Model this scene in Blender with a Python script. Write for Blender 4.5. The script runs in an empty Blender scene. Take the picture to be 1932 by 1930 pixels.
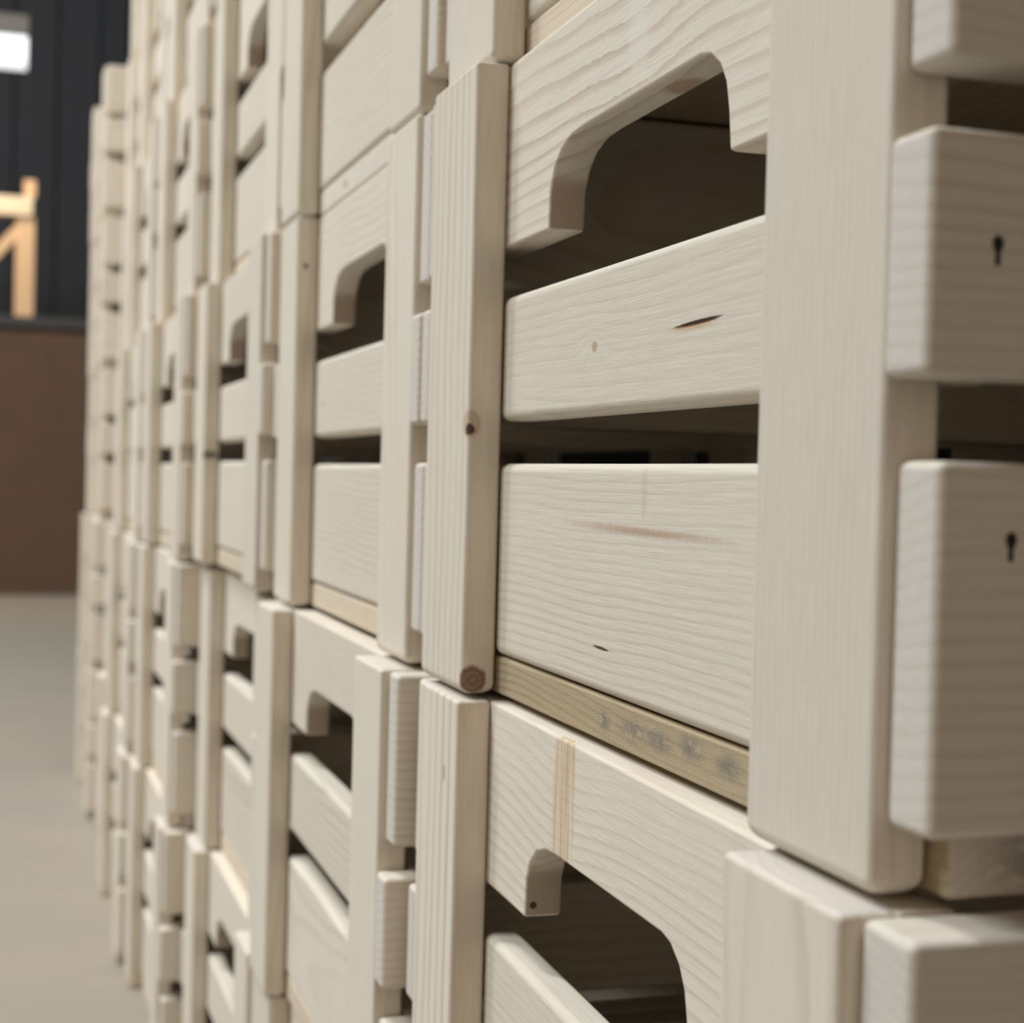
import bpy, bmesh, math, random
from mathutils import Vector, Matrix
random.seed(7)
sc = bpy.context.scene
COL = sc.collection
# ------------------------------------------------------------------ camera
YAW, PITCH, ROLL = 0.30906, 0.02109, 0.02632
CAM = Vector((-0.20917, -0.33290, 0.10382))
f = Vector((math.sin(YAW)*math.cos(PITCH), math.cos(YAW)*math.cos(PITCH), -math.sin(PITCH)))
r = Vector((math.cos(YAW), -math.sin(YAW), 0)); u = r.cross(f)
r2 = math.cos(ROLL)*r + math.sin(ROLL)*u
u2 = -math.sin(ROLL)*r + math.cos(ROLL)*u
cd = bpy.data.cameras.new('camera'); cam = bpy.data.objects.new('camera', cd); COL.objects.link(cam)
cam.matrix_world = Matrix(((r2.x, u2.x, -f.x, CAM.x), (r2.y, u2.y, -f.y, CAM.y), (r2.z, u2.z, -f.z, CAM.z), (0, 0, 0, 1)))
cd.sensor_width = 36; cd.lens = 36*3016.7/1932; cd.clip_start = 0.01
cd.dof.use_dof = True; cd.dof.focus_distance = 0.61; cd.dof.aperture_fstop = 11.5; cd.dof.aperture_blades = 0
sc.camera = cam
# ------------------------------------------------------------------ light, world, exposure
w = bpy.data.worlds.new('world'); sc.world = w; w.use_nodes = True
w.node_tree.nodes['Background'].inputs[0].default_value = (1.0, 0.80, 0.61, 1)
w.node_tree.nodes['Background'].inputs[1].default_value = 0.62
def area(name, loc, target, sx, sy, power, col):
    l = bpy.data.lights.new(name, 'AREA'); l.shape = 'RECTANGLE'; l.size = sx; l.size_y = sy
    l.energy = power; l.color = col
    o = bpy.data.objects.new(name, l); COL.objects.link(o); o.location = loc
    o.rotation_euler = (Vector(target)-Vector(loc)).to_track_quat('-Z', 'Y').to_euler()
    return o
area('hall_light', (-4.6, 1.75, 4.9), (0, 0.8, 0.1), 1.6, 2.2, 282, (0.92, 0.972, 1.0))
area('hall_light_overhead', (-1.45, 1.75, 4.2), (-0.7, 0.8, 0.1), 0.25, 1.1, 82, (0.95, 0.975, 1.0))
area('hall_light_far', (-2.5, 3.5, 5.3), (-0.5, 8.8, 0.0), 1.6, 1.6, 300, (1.0, 0.97, 0.92))
sc.view_settings.view_transform = 'Standard'; sc.view_settings.look = 'None'
sc.view_settings.exposure = 0.0; sc.view_settings.gamma = 1.0
sc.view_settings.use_curve_mapping = False

# ------------------------------------------------------------------ node helpers
class NT:
    def __init__(s, name):
        s.m = bpy.data.materials.new(name); s.m.use_nodes = True
        s.t = s.m.node_tree; s.b = s.t.nodes['Principled BSDF']
    def new(s, typ, **kw):
        n = s.t.nodes.new(typ)
        for k, v in kw.items(): setattr(n, k, v)
        return n
    def put(s, sock, v):
        if isinstance(v, bpy.types.NodeSocket): s.t.links.new(v, sock)
        elif v is not None: sock.default_value = v
    def math(s, op, a, b=None, c=None, clamp=False):
        n = s.new('ShaderNodeMath', operation=op, use_clamp=clamp)
        for i, v in enumerate((a, b, c)):
            if v is not None: s.put(n.inputs[i], v)
        return n.outputs[0]
    def xyz(s, a, b, c):
        n = s.new('ShaderNodeCombineXYZ')
        for i, v in enumerate((a, b, c)): s.put(n.inputs[i], v)
        return n.outputs[0]
    def vm(s, op, a, b=None, scale=None):
        n = s.new('ShaderNodeVectorMath', operation=op)
        s.put(n.inputs[0], a)
        if b is not None: s.put(n.inputs[1], b)
        if scale is not None: s.put(n.inputs['Scale'], scale)
        return n.outputs['Value'] if op in ('LENGTH', 'DOT_PRODUCT', 'DISTANCE') else n.outputs[0]
    def noise(s, vec, scale=1.0, detail=2.0, rough=0.5):
        n = s.new('ShaderNodeTexNoise'); s.put(n.inputs['Vector'], vec)
        n.inputs['Scale'].default_value = scale; n.inputs['Detail'].default_value = detail
        n.inputs['Roughness'].default_value = rough
        return n.outputs['Fac']
    def ss(s, v, lo, hi):
        n = s.new('ShaderNodeMapRange', interpolation_type='SMOOTHSTEP'); s.put(n.inputs[0], v)
        n.inputs[1].default_value = lo; n.inputs[2].default_value = hi
        return n.outputs[0]
    def mix(s, fac, a, b, mode='MIX'):
        n = s.new('ShaderNodeMix', data_type='RGBA', blend_type=mode)
        s.put(n.inputs['Factor'], fac); s.put(n.inputs[6], a); s.put(n.inputs[7], b)
        return n.outputs[2]
def rgba(c): return (c[0], c[1], c[2], 1)

def wood(name, axis, light=(0.76, 0.70, 0.60), dark=(0.55, 0.43, 0.33), ring=0.0048, contrast=0.42, marks=(), center=None, rough_sawn=0.0, warp=1.0, endcols=((0.70, 0.64, 0.57), (0.84, 0.81, 0.78))):
    """pine with growth rings round a pith line, fibres along one axis; marks are knots, cracks and stains of the board itself"""
    n = NT(name)
    tc = n.new('ShaderNodeTexCoord').outputs['Object']
    sep = n.new('ShaderNodeSeparateXYZ'); n.put(sep.inputs[0], tc)
    X, Y, Z = sep.outputs
    g, a, b = {'x': (X, Y, Z), 'y': (Y, X, Z), 'z': (Z, X, Y)}[axis]
    rnd = n.new('ShaderNodeObjectInfo').outputs['Random']
    q1 = n.math('FRACT', n.math('MULTIPLY', rnd, 7.31)); q2 = n.math('FRACT', n.math('MULTIPLY', rnd, 23.7))
    if center: ca, cb = center
    else:
        ca = n.math('MULTIPLY_ADD', q1, 0.16, -0.03); cb = n.math('MULTIPLY_ADD', q2, 0.7, -0.2)
    gs = n.math('MULTIPLY_ADD', rnd, 31.0, g)
    low = n.noise(n.xyz(n.math('MULTIPLY', a, 7.0), n.math('MULTIPLY', b, 7.0), n.math('MULTIPLY', gs, 2.6)), 1.0, 2.5)
    da = n.math('SUBTRACT', a, ca); db = n.math('SUBTRACT', b, cb)
    rad = n.math('SQRT', n.math('ADD', n.math('MULTIPLY', da, da), n.math('MULTIPLY', db, db)))
    rad = n.math('MULTIPLY_ADD', n.math('SUBTRACT', low, 0.5), 0.032*warp, rad)
    mk = []
    for mkd in marks:
        dv = n.vm('SUBTRACT', tc, tuple(mkd['c']))
        if 'rot' in mkd:      # tilt in the board's face (about x)
            vr = n.new('ShaderNodeVectorRotate', rotation_type='X_AXIS'); n.put(vr.inputs['Vector'], dv); vr.inputs['Angle'].default_value = mkd['rot']; dv = vr.outputs[0]
        wob = n.noise(tc, mkd.get('ns', 300.0), 3.0)
        d = n.vm('LENGTH', n.vm('DIVIDE', dv, tuple(mkd['r'])))
        d = n.math('MULTIPLY_ADD', n.math('SUBTRACT', wob, 0.5), mkd.get('wob', 0.5), d)
        mk.append((mkd, d, wob))
        if mkd.get('bend'):
            e = n.math('EXPONENT', n.math('MULTIPLY', n.math('MULTIPLY', d, d), -0.10))
            rad = n.math('MULTIPLY_ADD', e, mkd['bend'], rad)
    ph = n.math('DIVIDE', rad, ring)
    ph = n.math('MULTIPLY_ADD', n.noise(n.xyz(n.math('MULTIPLY', a, 30.), n.math('MULTIPLY', b, 30.), n.math('MULTIPLY', gs, 6.)), 1.0, 2.0), 0.9, ph)
    fr = n.math('FRACT', ph)
    line = n.math('MULTIPLY', n.ss(fr, 0.45, 0.94), n.math('SUBTRACT', 1.0, n.ss(fr, 0.94, 1.0)))
    amp = n.ss(n.noise(n.xyz(n.math('MULTIPLY', a, 18.), n.math('MULTIPLY', b, 18.), n.math('MULTIPLY', gs, 3.)), 1.0, 1.0), 0.25, 0.75)
    fib = n.noise(n.xyz(n.math('MULTIPLY', a, 1100.), n.math('MULTIPLY', b, 1100.), n.math('MULTIPLY', gs, 38.)), 1.0, 3.0, 0.65)
    spk = n.noise(tc, 1300.0, 2.0, 0.7)
    fac = n.math('MULTIPLY', line, n.math('MULTIPLY_ADD', amp, contrast, contrast*0.35))
    col = n.mix(fac, rgba(light), rgba(dark))
    tone = n.noise(n.xyz(n.math('MULTIPLY', a, 12.), n.math('MULTIPLY', b, 12.), n.math('MULTIPLY', gs, 5.)), 1.0, 2.0)
    col = n.mix(n.math('MULTIPLY', n.ss(tone, 0.35, 0.75), 0.30), col, rgba((light[0]*1.0, light[1]*0.93, light[2]*0.86)))
    v = n.math('ADD', n.math('MULTIPLY_ADD', n.math('SUBTRACT', fib, 0.5), 0.30, 1.0), n.math('MULTIPLY_ADD', n.math('SUBTRACT', spk, 0.5), 0.10 + rough_sawn*0.3, 0.0))
    v = n.math('ADD', v, n.math('MULTIPLY_ADD', q1, 0.09, -0.045))
    col = n.mix(1.0, col, n.xyz(v, v, v), 'MULTIPLY')
    # sawn ends are pale and fuzzy
    no = n.new('ShaderNodeVectorTransform', vector_type='NORMAL', convert_from='WORLD', convert_to='OBJECT')
    n.put(no.inputs[0], n.new('ShaderNodeNewGeometry').outputs['Normal'])
    ax = {'x': (1, 0, 0), 'y': (0, 1, 0), 'z': (0, 0, 1)}[axis]
    eg = n.ss(n.math('ABSOLUTE', n.vm('DOT_PRODUCT', no.outputs[0], ax)), 0.75, 0.97)
    fz = n.noise(tc, 1500.0, 4.0, 0.75)
    ecol = n.mix(n.math('MULTIPLY', n.ss(fz, 0.42, 0.62), 0.75), rgba(endcols[0]), rgba(endcols[1]))
    ecol = n.mix(n.math('MULTIPLY', line, 0.22), ecol, rgba((0.56, 0.45, 0.36)))
    col = n.mix(n.math('MULTIPLY', eg, 0.85), col, ecol)
    bump = n.math('ADD', n.math('MULTIPLY', fib, 0.55), n.math('MULTIPLY', line, -0.12))
    bump = n.math('ADD', bump, n.math('MULTIPLY', spk, 0.35 + rough_sawn))
    bump = n.math('ADD', bump, n.math('MULTIPLY', n.math('MULTIPLY', eg, fz), 1.6))
    for mkd, d, wob in mk:
        m_ = n.math('SUBTRACT', 1.0, n.ss(d, mkd.get('in', 0.55), 1.0))
        c2 = rgba(mkd['col'])
        if mkd.get('rings'):
            rr = n.math('SINE', n.math('MULTIPLY', d, 17.0))
            c2 = n.mix(n.math('MULTIPLY_ADD', rr, 0.3, 0.4), rgba(mkd['col']), rgba(tuple(min(1, x*1.9) for x in mkd['col'])))
        if mkd.get('patchy'):
            pn = n.noise(n.vm('MULTIPLY', tc, (260., 150., 330.)), 1.0, 4.0, 0.7)
            m_ = n.math('MULTIPLY', m_, n.ss(pn, 0.36, 0.52))
        if mkd.get('streak'):
            st = n.noise(n.vm('MULTIPLY', tc, (500., 500., 14.)), 1.0, 3.0, 0.6)
            c2 = n.mix(n.ss(st, 0.4, 0.65), rgba(mkd['col']), rgba(light))
        col = n.mix(n.math('MULTIPLY', m_, mkd.get('k', 1.0)), col, c2)
        if mkd.get('deep'): bump = n.math('MULTIPLY_ADD', m_, -mkd['deep'], bump)
    bn = n.new('ShaderNodeBump'); bn.inputs['Strength'].default_value = 0.5; bn.inputs['Distance'].default_value = 0.00045
    n.put(bn.inputs['Height'], bump); n.put(n.b.inputs['Normal'], bn.outputs[0])
    n.put(n.b.inputs['Base Color'], col)
    n.b.inputs['Roughness'].default_value = 0.72; n.b.inputs['Specular IOR Level'].default_value = 0.25
    return n.m

def plain(name, col, rough=0.7, metal=0.0, nscale=20.0, var=0.15, emit=None, strength=0.0, bump=0.0):
    n = NT(name); tc = n.new('ShaderNodeTexCoord').outputs['Object']
    nz = n.noise(tc, nscale, 4.0, 0.6)
    c = n.mix(nz, rgba(tuple(x*(1-var) for x in col)), rgba(tuple(min(1, x*(1+var)) for x in col)))
    n.put(n.b.inputs['Base Color'], c); n.b.inputs['Roughness'].default_value = rough; n.b.inputs['Metallic'].default_value = metal
    if bump:
        bn = n.new('ShaderNodeBump'); bn.inputs['Strength'].default_value = bump; bn.inputs['Distance'].default_value = 0.01
        n.put(bn.inputs['Height'], nz); n.put(n.b.inputs['Normal'], bn.outputs[0])
    if emit:
        n.b.inputs['Emission Color'].default_value = rgba(emit); n.b.inputs['Emission Strength'].default_value = strength
    return n.m

# ------------------------------------------------------------------ mesh helpers
def bx(bm, lo, hi):
    vs = [bm.verts.new((x, y, z)) for x in (lo[0], hi[0]) for y in (lo[1], hi[1]) for z in (lo[2], hi[2])]
    for q in ((0, 1, 3, 2), (4, 6, 7, 5), (0, 4, 5, 1), (2, 3, 7, 6), (0, 2, 6, 4), (1, 5, 7, 3)): bm.faces.new([vs[i] for i in q])
def finish(bm, name, mat, bev=0.0, seg=3):
    bmesh.ops.recalc_face_normals(bm, faces=bm.faces[:])
    if bev:
        es = [e for e in bm.edges if len(e.link_faces) == 2 and e.calc_face_angle(0) > 0.6]
        bmesh.ops.bevel(bm, geom=es, offset=bev, segments=seg, profile=0.5, affect='EDGES', clamp_overlap=True)
    for fc in bm.faces: fc.smooth = bool(bev)
    me = bpy.data.meshes.new(name); bm.to_mesh(me); bm.free()
    me.materials.append(mat)
    return me
def box_mesh(name, lo, hi, mat, bev=0.0, seg=3):
    bm = bmesh.new(); bx(bm, lo, hi); return finish(bm, name, mat, bev, seg)
def post_mesh(lo, hi, mat):
    bm = bmesh.new(); bx(bm, lo, hi); bmesh.ops.recalc_face_normals(bm, faces=bm.faces[:])
    es = [e for e in bm.edges if all(abs(v.co.z-lo[2]) < 1e-6 for v in e.verts)]
    bmesh.ops.bevel(bm, geom=es, offset=0.0050, segments=5, profile=0.5, affect='EDGES', clamp_overlap=True)
    es = [e for e in bm.edges if len(e.link_faces) == 2 and e.calc_face_angle(0) > 0.6]
    bmesh.ops.bevel(bm, geom=es, offset=0.0022, segments=3, profile=0.5, affect='EDGES', clamp_overlap=True)
    me = finish(bm, 'post', mat)
    for pl in me.polygons: pl.use_smooth = True
    return me
def link(name, me, parent=None, loc=(0, 0, 0)):
    o = bpy.data.objects.new(name, me); COL.objects.link(o); o.location = loc
    if parent: o.parent = parent
    if len(me.polygons) > 6:
        wn = o.modifiers.new('normals', 'WEIGHTED_NORMAL'); wn.keep_sharp = False; wn.weight = 90
    return o
def tag(o, label, cat, group=None):
    o['label'] = label; o['category'] = cat
    if group: o['group'] = group
def thing(name, label, cat, loc=(0, 0, 0), group=None):
    o = bpy.data.objects.new(name, None); o.empty_display_size = 0.05; COL.objects.link(o); o.location = loc
    tag(o, label, cat, group); return o
def struct(name, me, loc=(0, 0, 0)):
    o = link(name, me, None, loc); o['kind'] = 'structure'; return o

# ------------------------------------------------------------------ the hall
FLOOR = -0.6018
def concrete():
    n = NT('concrete'); tc = n.new('ShaderNodeTexCoord').outputs['Object']
    a = n.noise(tc, 0.9, 5.0, 0.6); b = n.noise(tc, 14.0, 5.0, 0.65)
    c = n.mix(n.ss(a, 0.35, 0.65), rgba((0.315, 0.290, 0.252)), rgba((0.355, 0.308, 0.25)))
    c = n.mix(n.math('MULTIPLY', n.ss(b, 0.45, 0.75), 0.25), c, rgba((0.265, 0.25, 0.22)))
    n.put(n.b.inputs['Base Color'], c); n.b.inputs['Roughness'].default_value = 0.55
    n.b.inputs['Specular IOR Level'].default_value = 0.3
    return n.m
struct('floor', box_mesh('floor', (-9, -6, FLOOR-0.1), (0.8, 13, FLOOR), concrete()))
wall_m = plain('dark_cladding', (0.024, 0.028, 0.037), 0.6, nscale=1.5, var=0.25)
bm = bmesh.new(); bx(bm, (-9, 12.0, FLOOR), (0.62, 12.2, 6.0))
for i in range(32):
    x = -9 + i*0.3; bx(bm, (x, 11.95, FLOOR), (x+0.12, 12.0, 6.0))
struct('wall_back', finish(bm, 'wall_back', wall_m))
struct('wall_left', box_mesh('wall_left', (-9.2, -6, FLOOR), (-9, 12.2, 6.0), wall_m))
struct('wall_right_unseen', box_mesh('wall_right_unseen', (0.62, -6, FLOOR), (0.8, 12.2, 6.0), wall_m))  # unseen wall, set close behind the crates to keep ambient light out
bm = bmesh.new(); bx(bm, (-9, -6, 6.0), (0.8, 12.2, 6.15))
for i in range(9): bx(bm, (-9, -4+i*2.0, 5.75), (0.62, -3.85+i*2.0, 6.0))
struct('ceiling', finish(bm, 'ceiling', plain('dark_ceiling', (0.045, 0.045, 0.05), 0.8)))

# ------------------------------------------------------------------ wood kinds
M_post = wood('pine_post', 'z', ring=0.0042, contrast=0.30, rough_sawn=0.15)
CUT = ((0.46, 0.37, 0.28), (0.56, 0.46, 0.36))
M_end = wood('pine_end_board', 'y', ring=0.0050, contrast=0.36, endcols=CUT)
M_side = wood('pine_side_board', 'x', ring=0.0050, contrast=0.36)
M_bottom = wood('pine_bottom_board', 'y', light=(0.74, 0.64, 0.50), dark=(0.52, 0.40, 0.28), ring=0.004, contrast=0.4, rough_sawn=0.4)
M_nail = plain('dark_nail', (0.045, 0.04, 0.035), 0.5, 0.6)

# ------------------------------------------------------------------ the crate
LX = 0.40                                   # depth of a crate
PD = 0.0168                                 # lumber thickness
HANDLE = [(0.4698, 0.2129), (0.3335, 0.2129), (0.3325, 0.2300), (0.3275, 0.2385), (0.3190, 0.2450), (0.3060, 0.2488), (0.2900, 0.2497),
          (0.1760, 0.2505), (0.1680, 0.2490), (0.1600, 0.2440), (0.1550, 0.2370), (0.1522, 0.2270), (0.1502, 0.2129), (0.0208, 0.2129), (0.0208, 0.2995), (0.4698, 0.2995)]
def handle_mesh(mat, x0):
    bm = bmesh.new()
    a = [bm.verts.new((x0, y, z)) for y, z in HANDLE]; b = [bm.verts.new((x0+0.0172, y, z)) for y, z in HANDLE]
    bm.faces.new(a); bm.faces.new(b[::-1])
    for i in range(len(a)):
        j = (i+1) % len(a); bm.faces.new((a[j], a[i], b[i], b[j]))
    return finish(bm, 'handle_board', mat, 0.0016, 2)
def nail_mesh(x, z):
    bm = bmesh.new()
    bmesh.ops.create_cone(bm, cap_ends=True, segments=10, radius1=0.0017, radius2=0.0015, depth=0.0012, matrix=Matrix.Translation((x, 0.0002, z)) @ Matrix.Rotation(math.pi/2, 4, 'X') @ Matrix.Diagonal((1, 1.3, 1, 1)))
    bx(bm, (x-0.0007, -0.0003, z-0.0052), (x+0.0007, 0.0006, z))
    return finish(bm, 'nail', M_nail)
ZT, ZM, ZB = (0.2129, 0.2995), (0.1306, 0.1895), (0.0196, 0.1104)
parts = []                                  # (name, mesh, nail meshes)
for x0 in (0.0, LX-PD):
    parts.append(('post', post_mesh((x0, 0.0198, 0.0004), (x0+PD-0.0002, 0.0902, 0.2999), M_post)))
    parts.append(('post', post_mesh((x0, 0.3941, 0.0004), (x0+PD-0.0002, 0.4713, 0.2999), M_post)))
for x0 in (PD, LX-PD-0.0172):
    parts.append(('handle_board', handle_mesh(M_end, x0)))
    parts.append(('middle_slat', box_mesh('middle_slat', (x0, 0.0208, ZM[0]), (x0+0.0172, 0.3972, ZM[1]), M_end, 0.0042, 4)))
    parts.append(('bottom_slat', box_mesh('bottom_slat', (x0, 0.0208, ZB[0]), (x0+0.0172, 0.3972, ZB[1]), M_end, 0.0042, 4)))
for y0, y1 in ((0.0, 0.0196), (0.4715, 0.4880)):
    for x0, (z0, z1) in ((0.004, (0.2068, 0.2990)), (0.0, (0.1308, 0.1905)), (0.0035, (0.0189, 0.1106))):
        parts.append(('side_slat', box_mesh('side_slat', (x0, y0, z0), (LX-0.001, y1, z1), M_side, 0.0028)))
nb = 4; bw = (LX-2*PD-0.002-0.003*(nb-1))/nb
for i in range(nb):
    x0 = PD + 0.0008 + i*(bw+0.003)
    parts.append(('bottom_board', box_mesh('bottom_board', (x0, 0.0120, 0.0010), (x0+bw, 0.4780, 0.0186), M_bottom, 0.0012, 2)))

def crate(loc, yaw, label, special=None, nails=False):
    root = thing('wooden_crate', label, 'crate', loc, 'pine crates stacked in a row')
    root.rotation_euler = (0, 0, yaw)
    # loc is the crate's near front bottom corner turned about the middle of its front
    p0 = Vector((0.009, 0.244, 0)); root.location = Vector(loc) + p0 - Matrix.Rotation(yaw, 3, 'Z') @ p0
    seen = {}
    for nm, me in parts:
        k = seen.get(nm, 0); seen[nm] = k+1
        mt = (special or {}).get((nm, k))
        if isinstance(mt, bpy.types.Mesh): me = mt
        elif mt:
            me = me.copy(); me.materials.clear(); me.materials.append(mt)
        j = random.uniform(-0.0012, 0.0012) if nm == 'side_slat' else 0.0
        o = link(nm, me, root, (j, 0, 0))
        if nails and nm == 'side_slat' and k in (1, 2):
            link('nail', nail_mesh(*((0.0189, 0.1632), (0.0241, 0.0918))[k-1]), o)
    return root

# ---- boards with marks of their own
K = (0.10, 0.065, 0.04)
S_M = {
 ('middle_slat', 0): wood('pine_cracked_slat', 'y', ring=0.0058, contrast=0.22, center=(0.05, 0.44), warp=0.8, marks=[
    dict(c=(PD, 0.172, 0.1585), r=(0.003, 0.0235, 0.0011), col=(0.06, 0.03, 0.015), wob=0.35, deep=3.0, rot=0.03, **{'in': 0.5}),
    dict(c=(PD, 0.176, 0.1577), r=(0.003, 0.0255, 0.0018), col=(0.52, 0.30, 0.11), wob=0.5, k=0.55, **{'in': 0.3}),
    dict(c=(PD, 0.171, 0.1588), r=(0.003, 0.0225, 0.0009), col=(0.055, 0.028, 0.015), wob=0.5, ns=700, deep=3.0, rot=0.02, **{'in': 0.5}),
    dict(c=(PD, 0.2713, 0.1574), r=(0.003, 0.0040, 0.0026), col=(0.34, 0.25, 0.17), rings=1, bend=0.010, wob=0.5, k=0.8)]),
 ('bottom_slat', 0): wood('pine_stained_slat', 'y', ring=0.0042, contrast=0.36, center=(0.055, 0.33), warp=0.6, marks=[
    dict(c=(PD, 0.215, 0.0850), r=(0.003, 0.105, 0.0027), col=(0.50, 0.35, 0.25), wob=0.45, k=0.85, rot=-0.008, **{'in': 0.1}),
    dict(c=(PD, 0.255, 0.0376), r=(0.003, 0.0105, 0.0008), col=(0.12, 0.07, 0.04), wob=0.5, rot=-0.02),
    dict(c=(PD, 0.215, 0.100), r=(0.004, 0.0035, 0.014), col=(0.60, 0.47, 0.34), wob=0.9, k=0.35)]),
 ('handle_board', 0): wood('pine_rippled_handle_board', 'y', endcols=CUT, ring=0.0072, contrast=0.62, center=(0.075, 0.12), warp=1.5, marks=[
    dict(c=(PD+0.012, 0.215, 0.2503), r=(0.008, 0.016, 0.003), col=(0.42, 0.26, 0.15), wob=0.4, k=0.7),
    dict(c=(PD, 0.232, 0.278), r=(0.004, 0.017, 0.040), col=(0.80, 0.76, 0.68), wob=1.3, ns=160, k=0.6, bend=0.006, **{'in': 0.2})]),
 ('post', 1): wood('pine_knotty_post', 'z', ring=0.0095, contrast=0.6, center=(0.03, 0.50), warp=0.7, marks=[
    dict(c=(0.001, 0.3945, 0.1291), r=(0.0065, 0.010, 0.0085), col=(0.33, 0.22, 0.14), rings=1, bend=0.0, wob=0.6, k=0.6),
    dict(c=(0.0006, 0.3945, 0.1262), r=(0.0036, 0.004, 0.0036), col=(0.10, 0.06, 0.04), wob=0.6),
    dict(c=(0.0055, 0.3945, 0.0072), r=(0.0078, 0.006, 0.0082), col=(0.19, 0.12, 0.08), rings=1, **{'in': 0.75}, wob=0.35),
    dict(c=(0.0, 0.414, 0.0135), r=(0.004, 0.0075, 0.0048), col=(0.62, 0.49, 0.36), wob=0.6, rings=1, k=0.4)]),
 ('post', 0): wood('pine_sawn_post', 'z', ring=0.0030, contrast=0.22, center=(0.16, 0.30), warp=0.3, rough_sawn=0.5),
 ('bottom_board', 0): wood('rough_mouldy_board', 'y', light=(0.46, 0.375, 0.245), dark=(0.30, 0.225, 0.135), ring=0.0036, contrast=0.7, rough_sawn=1.6, warp=1.6, marks=[
    dict(c=(PD, y, z), r=(0.008, ry*1.25, 0.0065), col=(0.19, 0.18, 0.17), wob=0.3, patchy=1, k=0.8, **{'in': 0.0})
    for y, z, ry in ((0.252, 0.0093, 0.008), (0.2216, 0.010, 0.016), (0.1962, 0.0105, 0.016), (0.1685, 0.0125, 0.013), (0.139, 0.0115, 0.012))] + [
    dict(c=(PD+0.03, 0.0120, 0.010), r=(0.026, 0.006, 0.012), col=(0.25, 0.235, 0.19), wob=0.3, patchy=1, k=0.7, **{'in': 0.2})]),
}
S_D = {
 ('handle_board', 0): wood('pine_streaked_handle_board', 'y', endcols=CUT, ring=0.0062, contrast=0.5, center=(0.07, 0.02), warp=1.0, marks=[
    dict(c=(PD, 0.284, 0.277), r=(0.004, 0.0165, 0.060), col=(0.60, 0.40, 0.20), wob=0.25, streak=1, k=0.85, bend=0.008, rot=-0.07, **{'in': 0.55}),
    dict(c=(PD+0.004, 0.3335, 0.2183), r=(0.0021, 0.004, 0.0021), col=(0.10, 0.055, 0.035), wob=0.15)]),
 ('post', 1): wood('pine_striped_post', 'z', ring=0.012, contrast=0.75, center=(0.05, 0.52), warp=0.4, marks=[
    dict(c=(0.0, 0.416, 0.262), r=(0.003, 0.0026, 0.005), col=(0.38, 0.29, 0.21), wob=0.3, rings=1)]),
}
for i_, (x_, (z0_, z1_)) in enumerate(((0.006, (0.2068, 0.2993)), (0.004, (0.1308, 0.1905)), (0.004, (0.0189, 0.1106)))):
    S_D[('side_slat', i_)] = box_mesh('side_slat', (x_, -0.0045, z0_), (LX-0.001, 0.0196, z1_), M_side, 0.0028)
S_U = {('bottom_slat', 0): wood('pine_resin_slat', 'y', ring=0.0055, contrast=0.5, center=(0.06, -0.1), marks=[
    dict(c=(PD, 0.345, 0.0235), r=(0.004, 0.03, 0.0022), col=(0.55, 0.36, 0.17), wob=0.5, k=0.7, **{'in': 0.2})])}
S_2 = {('bottom_board', 0): wood('pale_knotty_edge_board', 'y', light=(0.76, 0.71, 0.62), ring=0.004, contrast=0.3, marks=[
    dict(c=(PD, 0.30, 0.010), r=(0.004, 0.010, 0.004), col=(0.50, 0.36, 0.24), wob=0.5, k=0.7)])}
S_2P = {('post', 1): wood('pine_post_with_dark_speck', 'z', contrast=0.3, marks=[
    dict(c=(0.007, 0.3941, 0.262), r=(0.0022, 0.003, 0.0030), col=(0.16, 0.11, 0.08), wob=0.3)]),
 ('middle_slat', 0): wood('pine_slat_with_small_knot', 'y', contrast=0.3, marks=[
    dict(c=(PD, 0.362, 0.155), r=(0.004, 0.006, 0.0022), col=(0.45, 0.34, 0.22), wob=0.4, k=0.7)])}
S_3 = {('post', 1): wood('pine_post_with_dark_streaks', 'z', contrast=0.3, marks=[
    dict(c=(0.006, 0.395, 0.117), r=(0.012, 0.006, 0.006), col=(0.13, 0.10, 0.08), wob=0.9, ns=200, k=0.85)])}
D = math.radians
ROWS = {   # (stack, layer): front offset, distance along the row, turn
 (1, 0): (0.0, 0.0, 0), (1, 1): (0.0083, -0.0007, D(0.48)), (1, -1): (-0.0062, -0.005, D(-1.15)), (1, -2): (0.0, -0.002, 0),
 (2, 0): (0.0023, 0.4947, D(-0.18)), (2, 1): (0.0022, 0.4941, 0), (2, -1): (-0.0109, 0.4915, D(-0.22)), (2, -2): (-0.006, 0.493, 0),
 (3, 0): (-0.0073, 0.9835, 0), (3, 1): (0.0043, 0.983, 0), (3, -1): (0.0037, 0.9845, D(0.3)), (3, -2): (-0.0069, 0.984, D(0.2)), (3, 2): (0.006, 0.983, 0),
 (4, 0): (-0.0215, 1.4745, D(0.3)), (4, 1): (-0.0092, 1.472, 0), (4, -1): (-0.0258, 1.4755, D(0.2)), (4, -2): (-0.033, 1.4745, D(0.1)), (4, 2): (0.0, 1.472, 0),
 (5, 0): (-0.028, 1.9645, 0), (5, 1): (-0.015, 1.9645, 0), (5, 2): (-0.001, 1.9645, 0), (5, -1): (-0.036, 1.9645, 0), (5, -2): (-0.0431, 1.9645, 0),
 (6, 0): (0.002, 2.454, 0), (6, 1): (0.008, 2.454, 0), (6, 2): (0.012, 2.454, 0), (6, 3): (0.017, 2.454, 0), (6, -1): (-0.010, 2.454, 0), (6, -2): (-0.022, 2.454, 0),
 (7, 0): (-0.026, 2.944, 0), (7, 1): (-0.028, 2.944, 0), (7, 2): (-0.030, 2.944, 0), (7, -1): (-0.037, 2.944, 0), (7, -2): (-0.038, 2.944, 0)}
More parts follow.
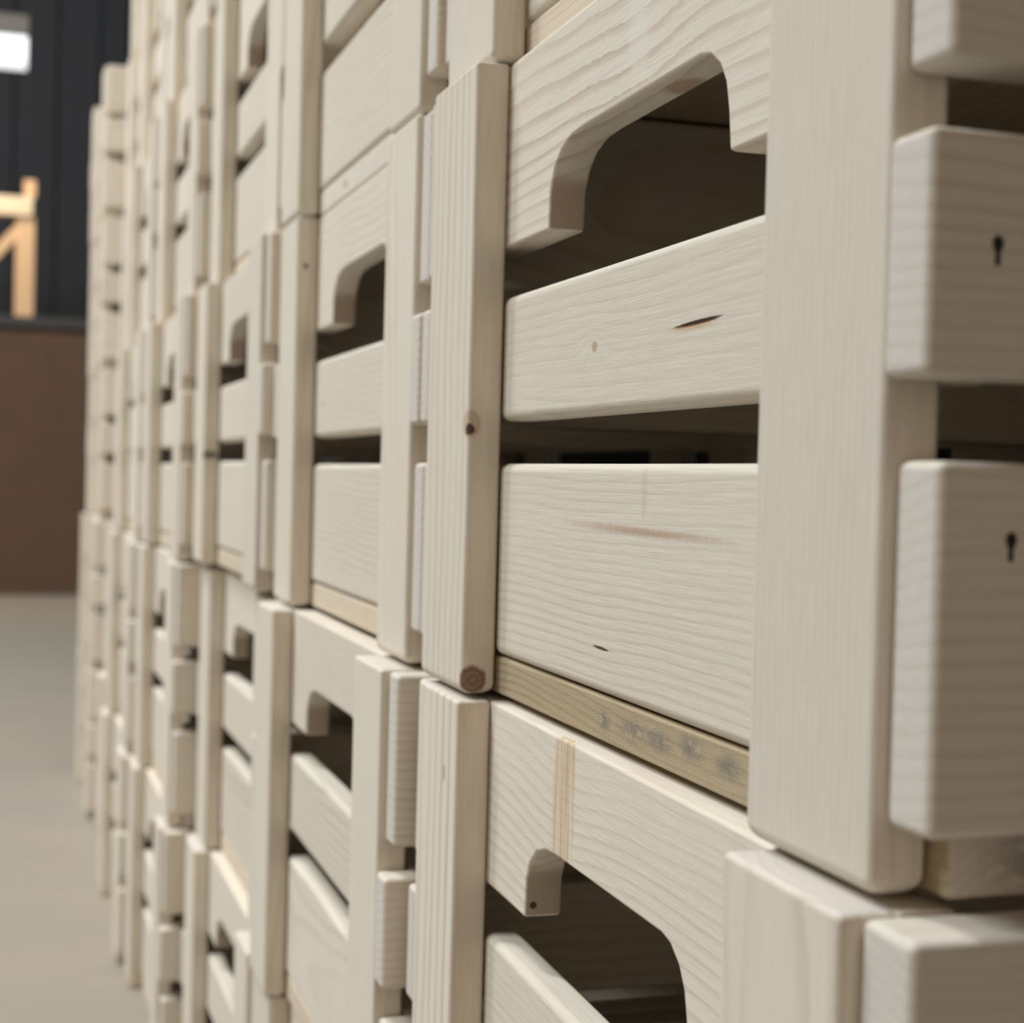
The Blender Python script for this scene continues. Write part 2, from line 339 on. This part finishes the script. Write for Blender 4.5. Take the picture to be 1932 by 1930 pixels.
STACK = {1: 'nearest stack', 2: 'second stack from the camera', 3: 'third stack from the camera', 4: 'fourth stack from the camera', 5: 'fifth stack from the camera', 6: 'sixth, tallest stack', 7: 'farthest stack'}
LAYER = {-2: 'bottom crate on the floor', -1: 'second crate up from the floor', 0: 'third crate up from the floor', 1: 'fourth crate up from the floor', 2: 'fifth crate up from the floor', 3: 'top crate'}
OWN = {(1, 0): 'large pale pine crate at the near corner, dark crack in its middle slat',
       (1, 1): 'pine crate cut by the top frame edge, on top of the cracked-slat crate',
       (1, -1): 'pine crate with orange streak on its handle board, below the cracked-slat crate',
       (1, -2): 'pine crate on the floor at the bottom of the nearest stack',
       (2, 0): 'slatted pine crate directly behind the cracked-slat crate, at the same height',
       (2, -1): 'slatted pine crate behind the orange-streaked crate, square-looking dark handle hole',
       (7, 2): 'top crate of the lower, farthest stack, against the dark wall',
       (6, 3): 'topmost crate of the sixth stack, rising above the farthest stack'}
SPEC = {(1, 0): S_M, (1, -1): S_D, (1, 1): S_U, (2, 0): S_2P, (2, 1): S_2, (3, 0): S_3}
for (c, lv), (ox, oy, yaw) in ROWS.items():
    lab = OWN.get((c, lv)) or 'pine slatted crate, %s in the %s' % (LAYER[lv], STACK[c])
    dz = 0.0025 if c == 3 and lv >= 0 else 0.0
    crate((ox, oy, lv*0.3 + dz - (0.0018 if lv < 0 else 0)), yaw, lab, SPEC.get((c, lv)), nails=(c == 1))

# ------------------------------------------------------------------ background
part_m = plain('brown_board', (0.117, 0.066, 0.037), 0.75, nscale=6.0, var=0.22)
rail_m = plain('dark_rail', (0.055, 0.05, 0.05), 0.6)
pt = thing('partition', 'low brown board partition with a dark rail behind the crates', 'partition', (0, 8.75, FLOOR))
link('panel', box_mesh('panel', (-6, 0.03, 0), (0.6, 0.9, 1.452), part_m), pt)
link('top_rail', box_mesh('top_rail', (-6.02, 0, 1.452), (0.61, 0.95, 1.512), rail_m, 0.004), pt)
TZ = FLOOR + 1.512
rk_m = wood('orange_timber', 'z', light=(0.74, 0.50, 0.30), dark=(0.52, 0.32, 0.17), ring=0.012)
rk = thing('timber_rack', 'orange timber trestle rack standing on the brown partition', 'rack', (-0.108, 9.30, TZ))
for dx in (0.0, -1.5):
    link('post', box_mesh('post', (-0.052+dx, 0, 0), (0.052+dx, 0.06, 0.62), rk_m, 0.004), rk)
    link('post_cap', box_mesh('post_cap', (-0.012+dx, 0.0, 0.727), (0.054+dx, 0.05, 0.828), rk_m, 0.004), rk)
link('beam', box_mesh('beam', (-1.62, -0.02, 0.62), (0.038, 0.10, 0.727), wood('pale_timber_beam', 'x', light=(0.80, 0.66, 0.46), ring=0.012), 0.004), rk)
bm = bmesh.new(); bx(bm, (-0.030, 0.01, -0.10), (0.030, 0.05, 0.45))
bmesh.ops.transform(bm, matrix=Matrix.Translation((-0.285, 0, 0.25)) @ Matrix.Rotation(math.radians(40), 4, 'Y'), verts=bm.verts[:])
link('brace', finish(bm, 'brace', rk_m, 0.003), rk)

lamp = thing('ceiling_lamp', 'bright white hanging lamp above the timber rack', 'lamp', (-0.815, 8.95, 2.30))
link('housing', box_mesh('housing', (-0.70, -0.12, 0.14), (0.70, 0.12, 0.25), plain('lamp_housing', (0.20, 0.18, 0.16), 0.5), 0.006), lamp)
link('diffuser', box_mesh('diffuser', (-0.69, -0.11, 0.0), (0.695, 0.11, 0.139), plain('lamp_glow', (0.8, 0.8, 0.8), 0.5, emit=(0.93, 0.96, 1.0), strength=1.15), 0.01), lamp)
for s in (-0.5, 0.5): link('rod', box_mesh('rod', (s-0.01, -0.01, 0.25), (s+0.01, 0.01, 3.45), rail_m), lamp)
l = bpy.data.lights.new('lamp_light', 'AREA'); l.shape = 'RECTANGLE'; l.size = 1.3; l.size_y = 0.2; l.energy = 26; l.color = (1.0, 0.86, 0.66)
lo = bpy.data.objects.new('lamp_light', l); COL.objects.link(lo); lo.parent = lamp; lo.location = (0, 0, -0.02)
